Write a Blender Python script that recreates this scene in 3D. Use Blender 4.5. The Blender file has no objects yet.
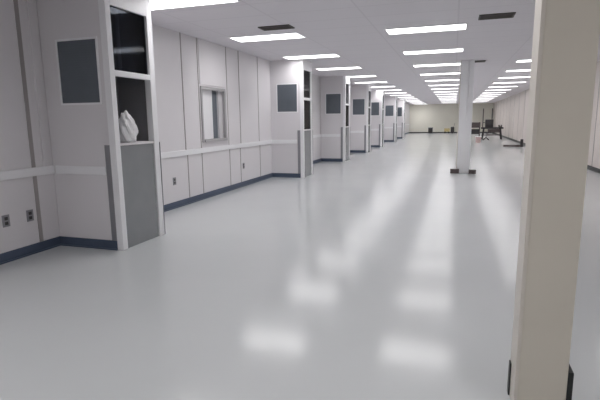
import bpy, bmesh, math, random
from mathutils import Matrix, Vector
random.seed(4)
SC = bpy.context.scene
COL = SC.collection

# ------------------------------------------------------------ camera, world, exposure
H = 1.36
yw, pt, rl = math.radians(18.2), math.radians(9.7), math.radians(-0.7)
fw = Vector((-math.sin(yw)*math.cos(pt), math.cos(yw)*math.cos(pt), -math.sin(pt)))
rt = Vector((math.cos(yw), math.sin(yw), 0))
up = rt.cross(fw)
r2 = rt*math.cos(rl) + up*math.sin(rl)
u2 = -rt*math.sin(rl) + up*math.cos(rl)
cd = bpy.data.cameras.new('camera'); cd.sensor_width = 36; cd.lens = 465/600*36
cd.clip_start = 0.05; cd.clip_end = 200
cam = bpy.data.objects.new('camera', cd); COL.objects.link(cam)
M = Matrix((r2, u2, -fw)).transposed().to_4x4(); M.translation = Vector((0, 0, H))
cam.matrix_world = M
SC.camera = cam
w = bpy.data.worlds.new('world'); SC.world = w; w.use_nodes = True
w.node_tree.nodes['Background'].inputs[0].default_value = (0.8, 0.8, 0.85, 1)
w.node_tree.nodes['Background'].inputs[1].default_value = 0.05
SC.view_settings.view_transform = 'Standard'; SC.view_settings.look = 'None'
SC.view_settings.gamma = 1; SC.view_settings.use_curve_mapping = False
SC.view_settings.exposure = 0.52
LIGHT = 7.0
CEIL = 2.76
XL, XR, YB, YE = -4.2, 3.45, -3.0, 47.8

# ------------------------------------------------------------ materials
def mat(name, col, rough=0.5, spec=0.5, metal=0.0, noise=0.0, nscale=6.0, bump=0.0, bscale=200, coat=0.0):
    m = bpy.data.materials.new(name); m.use_nodes = True
    nt = m.node_tree; b = nt.nodes['Principled BSDF']
    b.inputs['Base Color'].default_value = (*col, 1)
    b.inputs['Roughness'].default_value = rough
    b.inputs['Specular IOR Level'].default_value = spec
    b.inputs['Metallic'].default_value = metal
    b.inputs['Coat Weight'].default_value = coat
    tc = nt.nodes.new('ShaderNodeTexCoord')
    n = nt.nodes.new('ShaderNodeTexNoise'); n.inputs['Scale'].default_value = nscale
    n.inputs['Detail'].default_value = 4
    nt.links.new(tc.outputs['Object'], n.inputs['Vector'])
    r = nt.nodes.new('ShaderNodeMapRange')
    r.inputs['From Min'].default_value = 0.3; r.inputs['From Max'].default_value = 0.7
    r.inputs['To Min'].default_value = 1-noise; r.inputs['To Max'].default_value = 1+noise
    nt.links.new(n.outputs['Fac'], r.inputs['Value'])
    mx = nt.nodes.new('ShaderNodeVectorMath'); mx.operation = 'SCALE'
    mx.inputs[0].default_value = col
    nt.links.new(r.outputs['Result'], mx.inputs['Scale'])
    nt.links.new(mx.outputs['Vector'], b.inputs['Base Color'])
    if bump:
        n2 = nt.nodes.new('ShaderNodeTexNoise'); n2.inputs['Scale'].default_value = bscale
        nt.links.new(tc.outputs['Object'], n2.inputs['Vector'])
        bp = nt.nodes.new('ShaderNodeBump'); bp.inputs['Strength'].default_value = bump
        bp.inputs['Distance'].default_value = 0.01
        nt.links.new(n2.outputs['Fac'], bp.inputs['Height'])
        nt.links.new(bp.outputs['Normal'], b.inputs['Normal'])
    return m

def emis(name, col, s):
    m = bpy.data.materials.new(name); m.use_nodes = True
    nt = m.node_tree; nt.nodes.clear()
    o = nt.nodes.new('ShaderNodeOutputMaterial'); e = nt.nodes.new('ShaderNodeEmission')
    e.inputs[0].default_value = (*col, 1); e.inputs[1].default_value = s
    g = nt.nodes.new('ShaderNodeNewGeometry'); d = nt.nodes.new('ShaderNodeVectorMath'); d.operation = 'DOT_PRODUCT'
    nt.links.new(g.outputs['Incoming'], d.inputs[0]); nt.links.new(g.outputs['Normal'], d.inputs[1])
    r = nt.nodes.new('ShaderNodeMapRange')      # prismatic lens: sends most of its light downwards
    r.inputs['To Min'].default_value = 0.36*s; r.inputs['To Max'].default_value = 1.32*s
    nt.links.new(d.outputs['Value'], r.inputs['Value']); nt.links.new(r.outputs['Result'], e.inputs[1])
    nt.links.new(e.outputs[0], o.inputs[0])
    return m

def glass(name):
    m = bpy.data.materials.new(name); m.use_nodes = True
    nt = m.node_tree; nt.nodes.clear()
    o = nt.nodes.new('ShaderNodeOutputMaterial')
    t = nt.nodes.new('ShaderNodeBsdfTransparent'); t.inputs[0].default_value = (0.25, 0.28, 0.33, 1)
    g = nt.nodes.new('ShaderNodeBsdfGlossy'); g.inputs['Roughness'].default_value = 0.06
    f = nt.nodes.new('ShaderNodeFresnel'); f.inputs[0].default_value = 1.25
    mx = nt.nodes.new('ShaderNodeMixShader')
    nt.links.new(f.outputs[0], mx.inputs[0]); nt.links.new(t.outputs[0], mx.inputs[1])
    nt.links.new(g.outputs[0], mx.inputs[2]); nt.links.new(mx.outputs[0], o.inputs[0])
    return m

def ceiling_mat():
    m = mat('ceiling_tile', (0.60, 0.57, 0.61), 0.7, 0.3)
    nt = m.node_tree; b = nt.nodes['Principled BSDF']
    tc = nt.nodes.new('ShaderNodeTexCoord')
    br = nt.nodes.new('ShaderNodeTexBrick')
    br.offset = 0; br.squash = 1
    br.inputs['Color1'].default_value = (0.76, 0.73, 0.77, 1)
    br.inputs['Color2'].default_value = (0.77, 0.74, 0.78, 1)
    br.inputs['Mortar'].default_value = (0.70, 0.67, 0.71, 1)
    br.inputs['Scale'].default_value = 1
    br.inputs['Mortar Size'].default_value = 0.012
    br.inputs['Brick Width'].default_value = 1.22
    br.inputs['Row Height'].default_value = 0.61
    nt.links.new(tc.outputs['Object'], br.inputs['Vector'])
    nt.links.new(br.outputs['Color'], b.inputs['Base Color'])
    return m

MT = dict(
    floor=mat('epoxy_floor', (0.55, 0.568, 0.572), 0.15, 0.38, noise=0.02, nscale=0.8, bump=0.02, bscale=14),
    wall=mat('wall_paint', (0.745, 0.725, 0.745), 0.4, 0.45, noise=0.012, nscale=1.5),
    wall_warm=mat('warm_wall_paint', (0.68, 0.62, 0.585), 0.45, 0.4, noise=0.012, nscale=1.5),
    back=mat('cream_wall_paint', (0.92, 0.90, 0.80), 0.5, 0.3, noise=0.02, nscale=1),
    white=mat('white_enamel', (0.86, 0.86, 0.88), 0.3, 0.5, noise=0.01),
    column=mat('column_paint', (0.66, 0.62, 0.54), 0.5, 0.35, noise=0.02, nscale=3),
    column2=mat('column_edge_paint', (0.68, 0.64, 0.58), 0.45, 0.4, noise=0.01),
    seam=mat('panel_joint', (0.36, 0.335, 0.33), 0.5, 0.3, noise=0.02),
    base=mat('cove_base_vinyl', (0.075, 0.10, 0.15), 0.4, 0.4, noise=0.05),
    black=mat('black_vinyl', (0.02, 0.022, 0.022), 0.45, 0.4, noise=0.05),
    grille=mat('grey_louver', (0.135, 0.155, 0.18), 0.5, 0.4, noise=0.04),
    grey=mat('grey_panel', (0.27, 0.28, 0.295), 0.25, 0.5, noise=0.03),
    frame=mat('window_frame_paint', (0.42, 0.41, 0.42), 0.4, 0.4, noise=0.02),
    steel=mat('brushed_steel', (0.30, 0.30, 0.32), 0.4, 0.5, 0.6, noise=0.03),
    dark=mat('dark_metal', (0.05, 0.047, 0.05), 0.5, 0.4, noise=0.06),
    brown=mat('brown_metal', (0.10, 0.08, 0.08), 0.5, 0.4, noise=0.06),
    vent=mat('vent_metal', (0.10, 0.09, 0.085), 0.6, 0.3, noise=0.05),
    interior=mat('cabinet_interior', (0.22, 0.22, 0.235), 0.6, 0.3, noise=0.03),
    yellow=mat('yellow_paint', (0.6, 0.5, 0.25), 0.5, 0.4, noise=0.04),
    pink=mat('pale_pink_plastic', (0.62, 0.46, 0.45), 0.5, 0.4, noise=0.04),
    bag=mat('white_plastic_film', (0.85, 0.85, 0.86), 0.35, 0.5, noise=0.02),
    ceil=ceiling_mat(), glass=glass('tinted_glass'),
    lamp=emis('lit_diffuser', (1.0, 0.985, 0.99), LIGHT),
)

# ------------------------------------------------------------ helpers
class MB:
    def __init__(self): self.bm = bmesh.new()
    def box(self, x0, x1, y0, y1, z0, z1, bev=0.0):
        t = bmesh.new()
        bmesh.ops.create_cube(t, size=1)
        for v in t.verts:
            v.co = Vector(((x0+x1)/2 + v.co.x*(x1-x0), (y0+y1)/2 + v.co.y*(y1-y0), (z0+z1)/2 + v.co.z*(z1-z0)))
        if bev: bmesh.ops.bevel(t, geom=t.edges[:], offset=bev, segments=2, affect='EDGES', profile=0.6)
        me = bpy.data.meshes.new('t'); t.to_mesh(me); t.free(); self.bm.from_mesh(me); bpy.data.meshes.remove(me)
        return self
    def rod(self, a, b, r, r1=None, n=12):
        a, b = Vector(a), Vector(b); d = b-a
        t = bmesh.new()
        bmesh.ops.create_cone(t, cap_ends=True, segments=n, radius1=r, radius2=r if r1 is None else r1, depth=d.length)
        q = d.to_track_quat('Z', 'Y').to_matrix().to_4x4(); q.translation = (a+b)/2
        t.transform(q)
        me = bpy.data.meshes.new('t'); t.to_mesh(me); t.free(); self.bm.from_mesh(me); bpy.data.meshes.remove(me)
        return self
    def beam(self, a, b, w_, h_):
        a, b = Vector(a), Vector(b); d = b-a
        t = bmesh.new(); bmesh.ops.create_cube(t, size=1)
        for v in t.verts: v.co = Vector((v.co.x*w_, v.co.y*h_, v.co.z*d.length))
        q = d.to_track_quat('Z', 'Y').to_matrix().to_4x4(); q.translation = (a+b)/2
        t.transform(q)
        me = bpy.data.meshes.new('t'); t.to_mesh(me); t.free(); self.bm.from_mesh(me); bpy.data.meshes.remove(me)
        return self
    def build(self, name, m, parent=None):
        me = bpy.data.meshes.new(name); self.bm.to_mesh(me); self.bm.free()
        me.materials.append(m)
        o = bpy.data.objects.new(name, me); COL.objects.link(o)
        if parent: o.parent = parent
        return o

def tag(o, label=None, cat=None, group=None, kind=None):
    for k, v in (('label', label), ('category', cat), ('group', group), ('kind', kind)):
        if v: o[k] = v
    return o
def thing(name, label, cat, loc=(0, 0, 0), group=None):
    o = bpy.data.objects.new(name, None); o.location = loc; COL.objects.link(o)
    o.empty_display_size = 0.1
    return tag(o, label, cat, group)
def struct(o): o['kind'] = 'structure'; return o
def copy_tree(o, parent=None):
    c = o.copy(); COL.objects.link(c); c.parent = parent
    for ch in list(o.children): copy_tree(ch, c)
    return c
ORD = ['first','second','third','fourth','fifth','sixth','seventh','eighth','ninth','tenth','eleventh','twelfth',
       'thirteenth','fourteenth','fifteenth','sixteenth','seventeenth','eighteenth','nineteenth','twentieth']

# ------------------------------------------------------------ room shell
struct(MB().box(XL, XR, YB, YE, -0.1, 0).build('floor', MT['floor']))
struct(MB().box(XL-0.1, XR+0.1, YB-0.1, YE+0.1, CEIL, CEIL+0.1).build('ceiling', MT['ceil']))
WY0, WY1, WZ0, WZ1 = 7.32, 8.22, 1.02, 1.95
lw = MB()
lw.box(XL-0.2, XL, 4.3, WY0, 0, CEIL).box(XL-0.2, XL, WY1, YE, 0, CEIL)
lw.box(XL-0.2, XL, WY0, WY1, 0, WZ0).box(XL-0.2, XL, WY0, WY1, WZ1, CEIL)
lw.box(XL-0.2, XL, YB, 4.3, 0, CEIL)
struct(lw.build('wall_left', MT['wall_left'] if 'wall_left' in MT else MT['wall']))
struct(MB().box(XR, XR+0.1, YB, YE, 0, CEIL).build('wall_right', MT['wall_warm']))
struct(MB().box(XL-0.1, XR+0.1, YE, YE+0.1, 0, CEIL).build('wall_back', MT['back']))
struct(MB().box(XL-0.1, XR+0.1, YB-0.1, YB, 0, CEIL).build('wall_front', MT['wall_warm']))

BOX_Y = [4.03, 10.6, 15.1, 19.4, 23.4, 29.2, 34.1]
BD = 0.74
# cove base, left wall: broken at the enclosures
bb = MB(); cr = MB(); prev = YB
for y in BOX_Y + [None]:
    y1 = YE if y is None else y
    bb.box(XL, XL+0.012, prev, y1, 0, 0.1).box(XL, XL+0.03, prev, y1, 0, 0.014)
    cr.box(XL, XL+0.022, prev, y1, 0.815, 0.905, 0.007)
    if y is not None: prev = y + BD
struct(bb.build('baseboard_left', MT['base']))
struct(cr.build('trim_1', MT['white']))
struct(MB().box(XR-0.012, XR, YB, YE, 0, 0.1).box(XR-0.03, XR-0.012, YB, YE, 0, 0.014).build('baseboard_right', MT['black']))
struct(MB().box(XL+0.03, XR-0.03, YE-0.012, YE, 0, 0.09).build('baseboard_back', MT['dark']))

# panel joint strips on the walls
n = 2
def joint(y, z0, z1, wd=0.022, x=XL, m='seam', d=0.006):
    global n
    xa, xb = (x, x+d) if x < 0 else (x-d, x)
    o = MB().box(xa, xb, y-wd/2, y+wd/2, z0, z1).build('trim_%d' % n, MT[m]); struct(o); n += 1
for y, wd in ((3.3, .02), (3.78, 0.045), (6.76, .022), (7.26, .016), (8.33, .014), (8.88, .022), (9.85, .018)):
    joint(y, 0.905, CEIL, wd); 
for y, wd in ((3.78, 0.045), (6.80, .02), (7.27, .018), (8.35, .018), (8.84, .016), (9.88, .016)):
    joint(y, 0.1, 0.815, wd)
joint(3.93, 0.905, CEIL, 0.05, m='wall', d=0.02)
for k in range(19): joint(5.0+k*2.2, 0.1, CEIL, 0.03, x=XR)
for k in range(5): joint(12.3+k*0.9, 0.905, CEIL, 0.02)
for y in (17.2, 21.5, 26.2, 31.5, 38.0, 42.0): joint(y, 0.905, CEIL, 0.02)
# raised panel over the window and its outline
struct(MB().box(XL, XL+0.012, 7.30, 8.26, 2.0, CEIL).build('trim_%d' % n, MT['wall'])); n += 1

# window in the left wall
wn = MB(); a = 0.03
wn.box(XL-0.02, XL+0.02, WY0-0.01, WY0+a, WZ0-0.02, WZ1+0.02).box(XL-0.02, XL+0.02, WY1-a, WY1+0.01, WZ0-0.02, WZ1+0.02)
wn.box(XL-0.02, XL+0.02, WY0+a, WY1-a, WZ1-a, WZ1+0.02).box(XL-0.02, XL+0.05, WY0+a, WY1-a, WZ0-0.02, WZ0+a)
win = tag(wn.build('window_1', MT['frame']), kind='structure')
MB().box(XL-0.09, XL-0.075, WY0, 7.86, WZ0, WZ1).build('blind', MT['white'], win)
MB().box(XL-0.10, XL-0.09, 7.86, 8.06, WZ0, WZ1).build('pane', MT['grille'], win)
MB().box(XL-0.09, XL-0.05, 8.06, WY1, WZ0, WZ1).build('side_panel', MT['wall'], win)

# ------------------------------------------------------------ recessed ceiling lights
def make_light(label, group):
    t = thing('ceiling_light', label, 'ceiling light', (0, 0, CEIL), group)
    f = MB(); L, W, e = 0.61, 0.24, 0.015
    f.box(-L, L, -W, -W+e, -0.014, 0).box(-L, L, W-e, W, -0.014, 0)
    f.box(-L, -L+e, -W+e, W-e, -0.014, 0).box(L-e, L, -W+e, W-e, -0.014, 0)
    f.build('frame', MT['white'], t)
    MB().box(-L+e, L-e, -W+e, W-e, -0.01, -0.001).build('diffuser', MT['lamp'], t)
    return t
proto = make_light('', '')
rows = {
 'left': (-3.06, [5.05 + 2.6*k for k in range(17)], [0.6, -1.6]),
 'middle': (-0.48, [7.9 + 2.6*k for k in range(15)], [5.3, 2.7, 0.1]),
 'right': (2.03, [13.1 + 2.55*k for k in range(13)], [0.6]),
}
used = False
def put_light(x, y, label, group):
    global used, LAST
    o = proto if not used else copy_tree(proto)
    used = True; LAST = o
    o.location = (x, y, CEIL-0.0005); o['label'] = label; o['group'] = group; o['category'] = 'ceiling light'
for side, (x, ys, off) in rows.items():
    for k, y in enumerate(ys):
        put_light(x, y, 'lit white ceiling light, %s from the front in the %s row' % (ORD[k], side), 'ceiling lights of the %s row' % side)
    for y in off:
        put_light(x, y, 'lit white ceiling light of the %s row above or behind the viewer' % side, 'ceiling lights overhead in the %s row' % side)
put_light(2.86, 8.55, 'lit ceiling light half hidden behind the near column, at the right edge', 'ceiling lights of the right row')
LAST.rotation_euler.z = math.pi/2

# ceiling vents
def vent(x, y, wx, wy, label):
    t = thing('ceiling_vent', label, 'vent', (x, y, CEIL-0.0005), 'dark ceiling air vents')
    a_, b_ = wx/2, wy/2
    MB().box(-a_, a_, -b_, b_, -0.004, 0).build('backing', MT['black'], t)
    f = MB(); e = 0.02
    f.box(-a_, a_, -b_, -b_+e, -0.016, -0.004).box(-a_, a_, b_-e, b_, -0.016, -0.004)
    f.box(-a_, -a_+e, -b_+e, b_-e, -0.016, -0.004).box(a_-e, a_, -b_+e, b_-e, -0.016, -0.004)
    f.build('frame', MT['vent'], t)
    s = MB(); k = -b_+0.04
    while k < b_-0.03:
        s.box(-a_+e, a_-e, k, k+0.012, -0.014, -0.004); k += 0.035
    s.build('louvers', MT['vent'], t)
vent(-2.62, 6.92, 0.5, 0.26, 'dark slotted ceiling vent in front of the second left row light')
vent(0.50, 7.30, 0.46, 0.30, 'dark slotted ceiling vent nearest the front column, right of the middle row')
vent(0.47, 12.75, 0.42, 0.30, 'small dark ceiling vent right of the top of the middle column')

# ------------------------------------------------------------ enclosures along the left wall
def make_enclosure():
    t = thing('wall_enclosure', '', 'enclosure', (0, 0, 0), 'white enclosures projecting from the left wall')
    x0, x1 = XL-0.045, -3.455          # body, y from 0 to BD
    b = MB(); top = CEIL-0.001
    b.box(x0, x1, 0, 0.04, 0, top).box(x0, x1, BD-0.04, BD, 0, top)
    b.build('body', MT['white'] if False else MT['wall'], t)
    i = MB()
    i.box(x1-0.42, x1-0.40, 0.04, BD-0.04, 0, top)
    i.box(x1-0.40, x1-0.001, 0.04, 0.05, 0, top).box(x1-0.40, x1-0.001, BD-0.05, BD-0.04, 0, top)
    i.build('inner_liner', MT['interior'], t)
    # corner strip shading line and seams on the near face
    # louvred panel on near face
    lx0, lx1, lz0, lz1 = -4.02, -3.53, 1.57, 2.20
    f = MB(); e = 0.02
    f.box(lx0-e, lx1+e, -0.012, 0, lz1, lz1+e).box(lx0-e, lx1+e, -0.012, 0, lz0-e, lz0)
    f.box(lx0-e, lx0, -0.012, 0, lz0, lz1).box(lx1, lx1+e, -0.012, 0, lz0, lz1)
    fr = f.build('louver_frame', MT['white'], t)
    g = MB(); g.box(lx0, lx1, -0.003, 0, lz0, lz1)
    z = lz0+0.01
    while z < lz1-0.02:
        g.beam(((lx0+0.002), -0.006, z+0.008), ((lx1-0.002), -0.006, z+0.008), 0.003, 0.016); z += 0.024
    g.build('louver', MT['grille'], fr)
    MB().box(x0+0.046, x1-0.08, -0.014, 0, 0.815, 0.905, 0.005).build('chair_rail', MT['white'], t)
    MB().box(x0, x1, -0.012, 0, 0, 0.1).box(x0, x1, -0.03, -0.012, 0, 0.014).build('baseboard', MT['base'], t)
    MB().box(x1-0.07, x1+0.002, -0.008, 0, 0.1, 1.13).build('corner_guard', MT['steel'], t)
    # corridor-side frame
    MB().rod((x1-0.12, 0.40, 1.90), (x1-0.12, 0.40, top), 0.02).build('reflection_streak', MT['white'], t)  # white rod added behind the glass to imitate its vertical reflection streak
    fx0, fx1 = x1, -3.375
    MB().box(fx0, fx1, -0.015, 0.06, 0, top, 0.006).build('post', MT['white'], t)
    MB().box(fx0, fx1, BD-0.09, BD+0.005, 0, top, 0.006).build('post', MT['white'], t)
    MB().box(fx1-0.05, fx1, 0.06, BD-0.09, 2.53, top).build('header', MT['white'], t)
    MB().box(fx1-0.05, fx1, 0.06, BD-0.09, 1.835, 1.895, 0.006).build('crossbar', MT['white'], t)
    MB().box(fx1-0.035, fx1-0.029, 0.06, BD-0.09, 1.895, 2.53).build('glass_pane', MT['glass'], t)
    MB().box(x1-0.40, fx1-0.005, 0.061, BD-0.091, 1.12, 1.145).build('shelf', MT['wall'], t)
    MB().box(fx1-0.04, fx1-0.02, 0.06, BD-0.09, 0, 1.12).build('lower_panel', MT['grey'], t)
    MB().box(fx0+0.01, fx1+0.006, BD+0.005, BD+0.012, 0, 1.13).build('corner_guard', MT['steel'], t)
    return t
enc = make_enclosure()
desc = ['nearest white enclosure at the left, with a white bag on its shelf',
        'white enclosure with dark louver at the far end of the windowed wall',
        'third white enclosure from the front along the left wall',
        'fourth white enclosure from the front along the left wall',
        'fifth white enclosure from the front along the left wall',
        'sixth white enclosure from the front, second farthest along the left wall',
        'farthest white enclosure along the left wall, near the cream wall']
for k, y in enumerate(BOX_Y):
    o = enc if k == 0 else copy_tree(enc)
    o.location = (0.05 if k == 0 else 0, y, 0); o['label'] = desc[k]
    if k: MB().box(-3.375-0.035, -3.375-0.029, 0.06, BD-0.09, 1.145, 1.835).build('glass_pane', MT['glass'], o)

# crumpled bag on the shelf of the nearest enclosure
bm = bmesh.new(); bmesh.ops.create_icosphere(bm, subdivisions=4, radius=1)
for v in bm.verts:
    p = v.co.copy()
    s = 1 + 0.12*math.sin(7*p.x+3*p.z)*math.cos(6*p.y+5*p.z) + random.uniform(-.03, .03)
    taper = 1.0 - 0.35*max(0, p.z)
    v.co = Vector((p.x*0.10*s*taper, p.y*0.10*s*taper, max(-0.12, p.z*0.15*s)))
me = bpy.data.meshes.new('plastic_bag'); bm.to_mesh(me); bm.free(); me.materials.append(MT['bag'])
bag = bpy.data.objects.new('plastic_bag', me); COL.objects.link(bag)
bag.scale = (1.05, 1.15, 1.25)
bag.location = (-3.42, 4.33, 1.145+0.151)
tag(bag, 'crumpled white plastic bag on the shelf of the nearest enclosure', 'bag')

# ------------------------------------------------------------ wall outlets
def outlet(y, z, label):
    t = thing('wall_outlet', label, 'outlet', (XL, y, z), 'electrical outlets on the left wall')
    MB().box(0, 0.008, -0.04, 0.04, -0.06, 0.06, 0.002).build('cover_plate', MT['steel'], t)
    MB().box(0.008, 0.011, -0.018, 0.018, 0.008, 0.04).box(0.008, 0.011, -0.018, 0.018, -0.04, -0.008).build('socket', MT['dark'], t)
outlet(3.39, 0.41, 'small dark wall outlet at the left edge, left of the panel joint')
outlet(3.67, 0.41, 'small grey wall outlet just left of the brown panel joint')
outlet(6.37, 0.43, 'small wall outlet low beside the right post of the nearest enclosure')
outlet(8.97, 0.43, 'small wall outlet low on the wall right of the window')

# ------------------------------------------------------------ columns
def column(x0, x1, y0, y1, label, feet, wide):
    t = thing('support_column', label, 'column', ((x0+x1)/2, y0, 0))
    cx = (x0+x1)/2; hw = (x1-x0)/2; d = y1-y0
    MB().box(-hw, hw, 0, d, 0, CEIL-0.001, 0.006).build('shaft', MT['column'] if wide else MT['white'], t)
    MB().box(-hw-0.004, -hw+0.012, -0.004, d*0.98, 0.0, CEIL-0.001, 0.002).build('corner_trim', MT['column2'], t)
    for (fx0, fx1, fy0, fy1, fh) in feet:
        MB().box(fx0-cx, fx1-cx, fy0-y0, fy1-y0, 0, fh, 0.003).build('base_block', MT['black'] if wide else MT['brown'], t)
    return t
column(0.322, 0.535, 2.20, 2.38, 'wide beige support column in the right foreground', [(0.535, 0.560, 2.21, 2.36, 0.225), (0.310, 0.318, 2.33, 2.37, 0.17)], True)
c2 = column(0.10, 0.42, 12.4, 12.7, 'pale support column standing in the middle of the floor', [(-0.04, 0.17, 12.28, 12.39, 0.11), (0.40, 0.57, 12.28, 12.39, 0.10)], False)
MB().rod((0.03, -0.02, 1.3), (0.03, -0.02, CEIL-0.001), 0.018).build('conduit', MT['white'], c2)

# ------------------------------------------------------------ equipment by the right wall
# work bench
Y0 = 33.0
t = thing('work_bench', 'dark work bench with equipment on it, far down by the right wall', 'bench', (2.37, Y0, 0))
MB().box(-0.66, 0.66, -0.35, 0.35, 0.68, 0.78, 0.01).build('bench_top', MT['dark'], t)
for sx in (-1, 1):
    for sy in (-1, 1):
        MB().beam((sx*0.58, sy*0.3, 0), (sx*0.50, sy*0.3, 0.68), 0.07, 0.07).build('leg', MT['dark'], t)
MB().box(-0.5, 0.5, -0.27, 0.27, 0.26, 0.31).build('lower_shelf', MT['brown'], t)
MB().box(-0.25, 0.45, -0.30, 0.25, 0.45, 0.66, 0.01).build('drawer', MT['brown'], t)
t = thing('test_rig', 'dark box with two tall uprights standing on the work bench', 'machine', (2.08, Y0, 0.78))
MB().box(-0.14, 0.34, -0.2, 0.2, 0, 0.50, 0.03).build('housing', MT['dark'], t)
MB().rod((-0.28, 0, 0), (-0.28, 0, 1.2), 0.03).build('upright', MT['brown'], t)
MB().rod((0.26, 0, 0.50), (0.26, 0, 1.2), 0.03).build('upright', MT['dark'], t)
MB().rod((-0.28, 0, 0.30), (-0.14, 0, 0.30), 0.02).build('brace', MT['brown'], t)
t = thing('vise', 'small dark clamp block at the right end of the work bench', 'vise', (2.86, Y0, 0.78))
MB().box(-0.1, 0.1, -0.1, 0.1, 0, 0.05).build('base', MT['dark'], t)
MB().box(-0.12, -0.03, -0.06, 0.06, 0.05, 0.15).box(0.02, 0.09, -0.06, 0.06, 0.05, 0.15).build('jaw', MT['brown'], t)
MB().rod((0.09, 0, 0.1), (0.15, 0, 0.1), 0.012).build('screw', MT['steel'], t)
t = thing('equipment_rack', 'low dark two tier rack just right of the middle column, far back', 'rack', (1.29, Y0, 0))
for sx in (-0.32, 0.32):
    for sy in (-0.25, 0.25):
        MB().beam((sx, sy, 0), (sx, sy, 1.12), 0.04, 0.04).build('leg', MT['brown'], t)
MB().box(-0.30, 0.30, -0.23, 0.23, 0.76, 1.10, 0.01).build('upper_unit', MT['brown'], t)
MB().box(-0.30, 0.30, -0.23, 0.23, 0.34, 0.66, 0.01).build('lower_unit', MT['dark'], t)
t = thing('stool', 'dark stool in front of the work bench', 'stool', (1.95, 31.6, 0))
MB().rod((0, 0, 0.44), (0, 0, 0.50), 0.18, n=20).build('seat', MT['dark'], t)
MB().rod((0, 0, 0.16), (0, 0, 0.44), 0.03).build('stem', MT['steel'], t)
for k in range(4):
    a_ = math.pi/4 + k*math.pi/2
    MB().beam((0, 0, 0.18), (0.24*math.cos(a_), 0.24*math.sin(a_), 0.02), 0.04, 0.04).build('leg', MT['dark'], t)
t = thing('waste_bin', 'small pale pink bin on the floor before the dark rack', 'bin', (1.35, 28.4, 0))
MB().rod((0, 0, 0), (0, 0, 0.32), 0.12, 0.16, 20).build('bin_body', MT['pink'], t)
MB().rod((0, 0, 0.32), (0, 0, 0.34), 0.17, 0.17, 20).build('rim', MT['white'], t)
t = thing('floor_barrier', 'low dark rail with an end post on the floor by the right wall', 'barrier', (0, 0, 0))
MB().beam((2.3, 24.4, 0.05), (3.04, 24.4, 0.05), 0.10, 0.09).build('floor_rail', MT['brown'], t)
MB().box(3.04, 3.16, 24.34, 24.46, 0.0, 0.36, 0.01).build('end_post', MT['dark'], t)

# ------------------------------------------------------------ things by the back wall
t = thing('floor_cabinet', 'small dark box on the floor at the middle of the cream far wall', 'box', (-2.12, 47.0, 0))
MB().box(-0.2, 0.2, -0.2, 0.2, 0, 0.48, 0.02).build('casing', MT['dark'], t)
MB().box(-0.22, 0.22, -0.22, 0.22, 0.48, 0.54, 0.01).build('lid', MT['grille'], t)
t = thing('pallet_cart', 'low yellow cart by the cream wall left of the middle column', 'cart', (-0.75, 46.6, 0))
MB().box(-0.1, 0.4, -0.3, 0.3, 0.16, 0.46, 0.02).build('deck', MT['yellow'], t)
for sx in (-0.02, 0.32):
    for sy in (-0.2, 0.2):
        MB().rod((sx, sy-0.03, 0.08), (sx, sy+0.03, 0.08), 0.08, n=16).build('wheel', MT['black'], t)
t = thing('floor_machine', 'dark upright machine beside the yellow cart at the far end', 'machine', (-0.12, 46.2, 0))
MB().box(-0.15, 0.17, -0.2, 0.2, 0.05, 0.6, 0.04).build('housing', MT['dark'], t)
MB().rod((0.0, -0.2, 0.07), (0.0, 0.2, 0.07), 0.07).build('roller', MT['black'], t)
MB().rod((0.1, 0.15, 0.55), (0.2, 0.25, 0.95), 0.015).build('handle', MT['steel'], t)
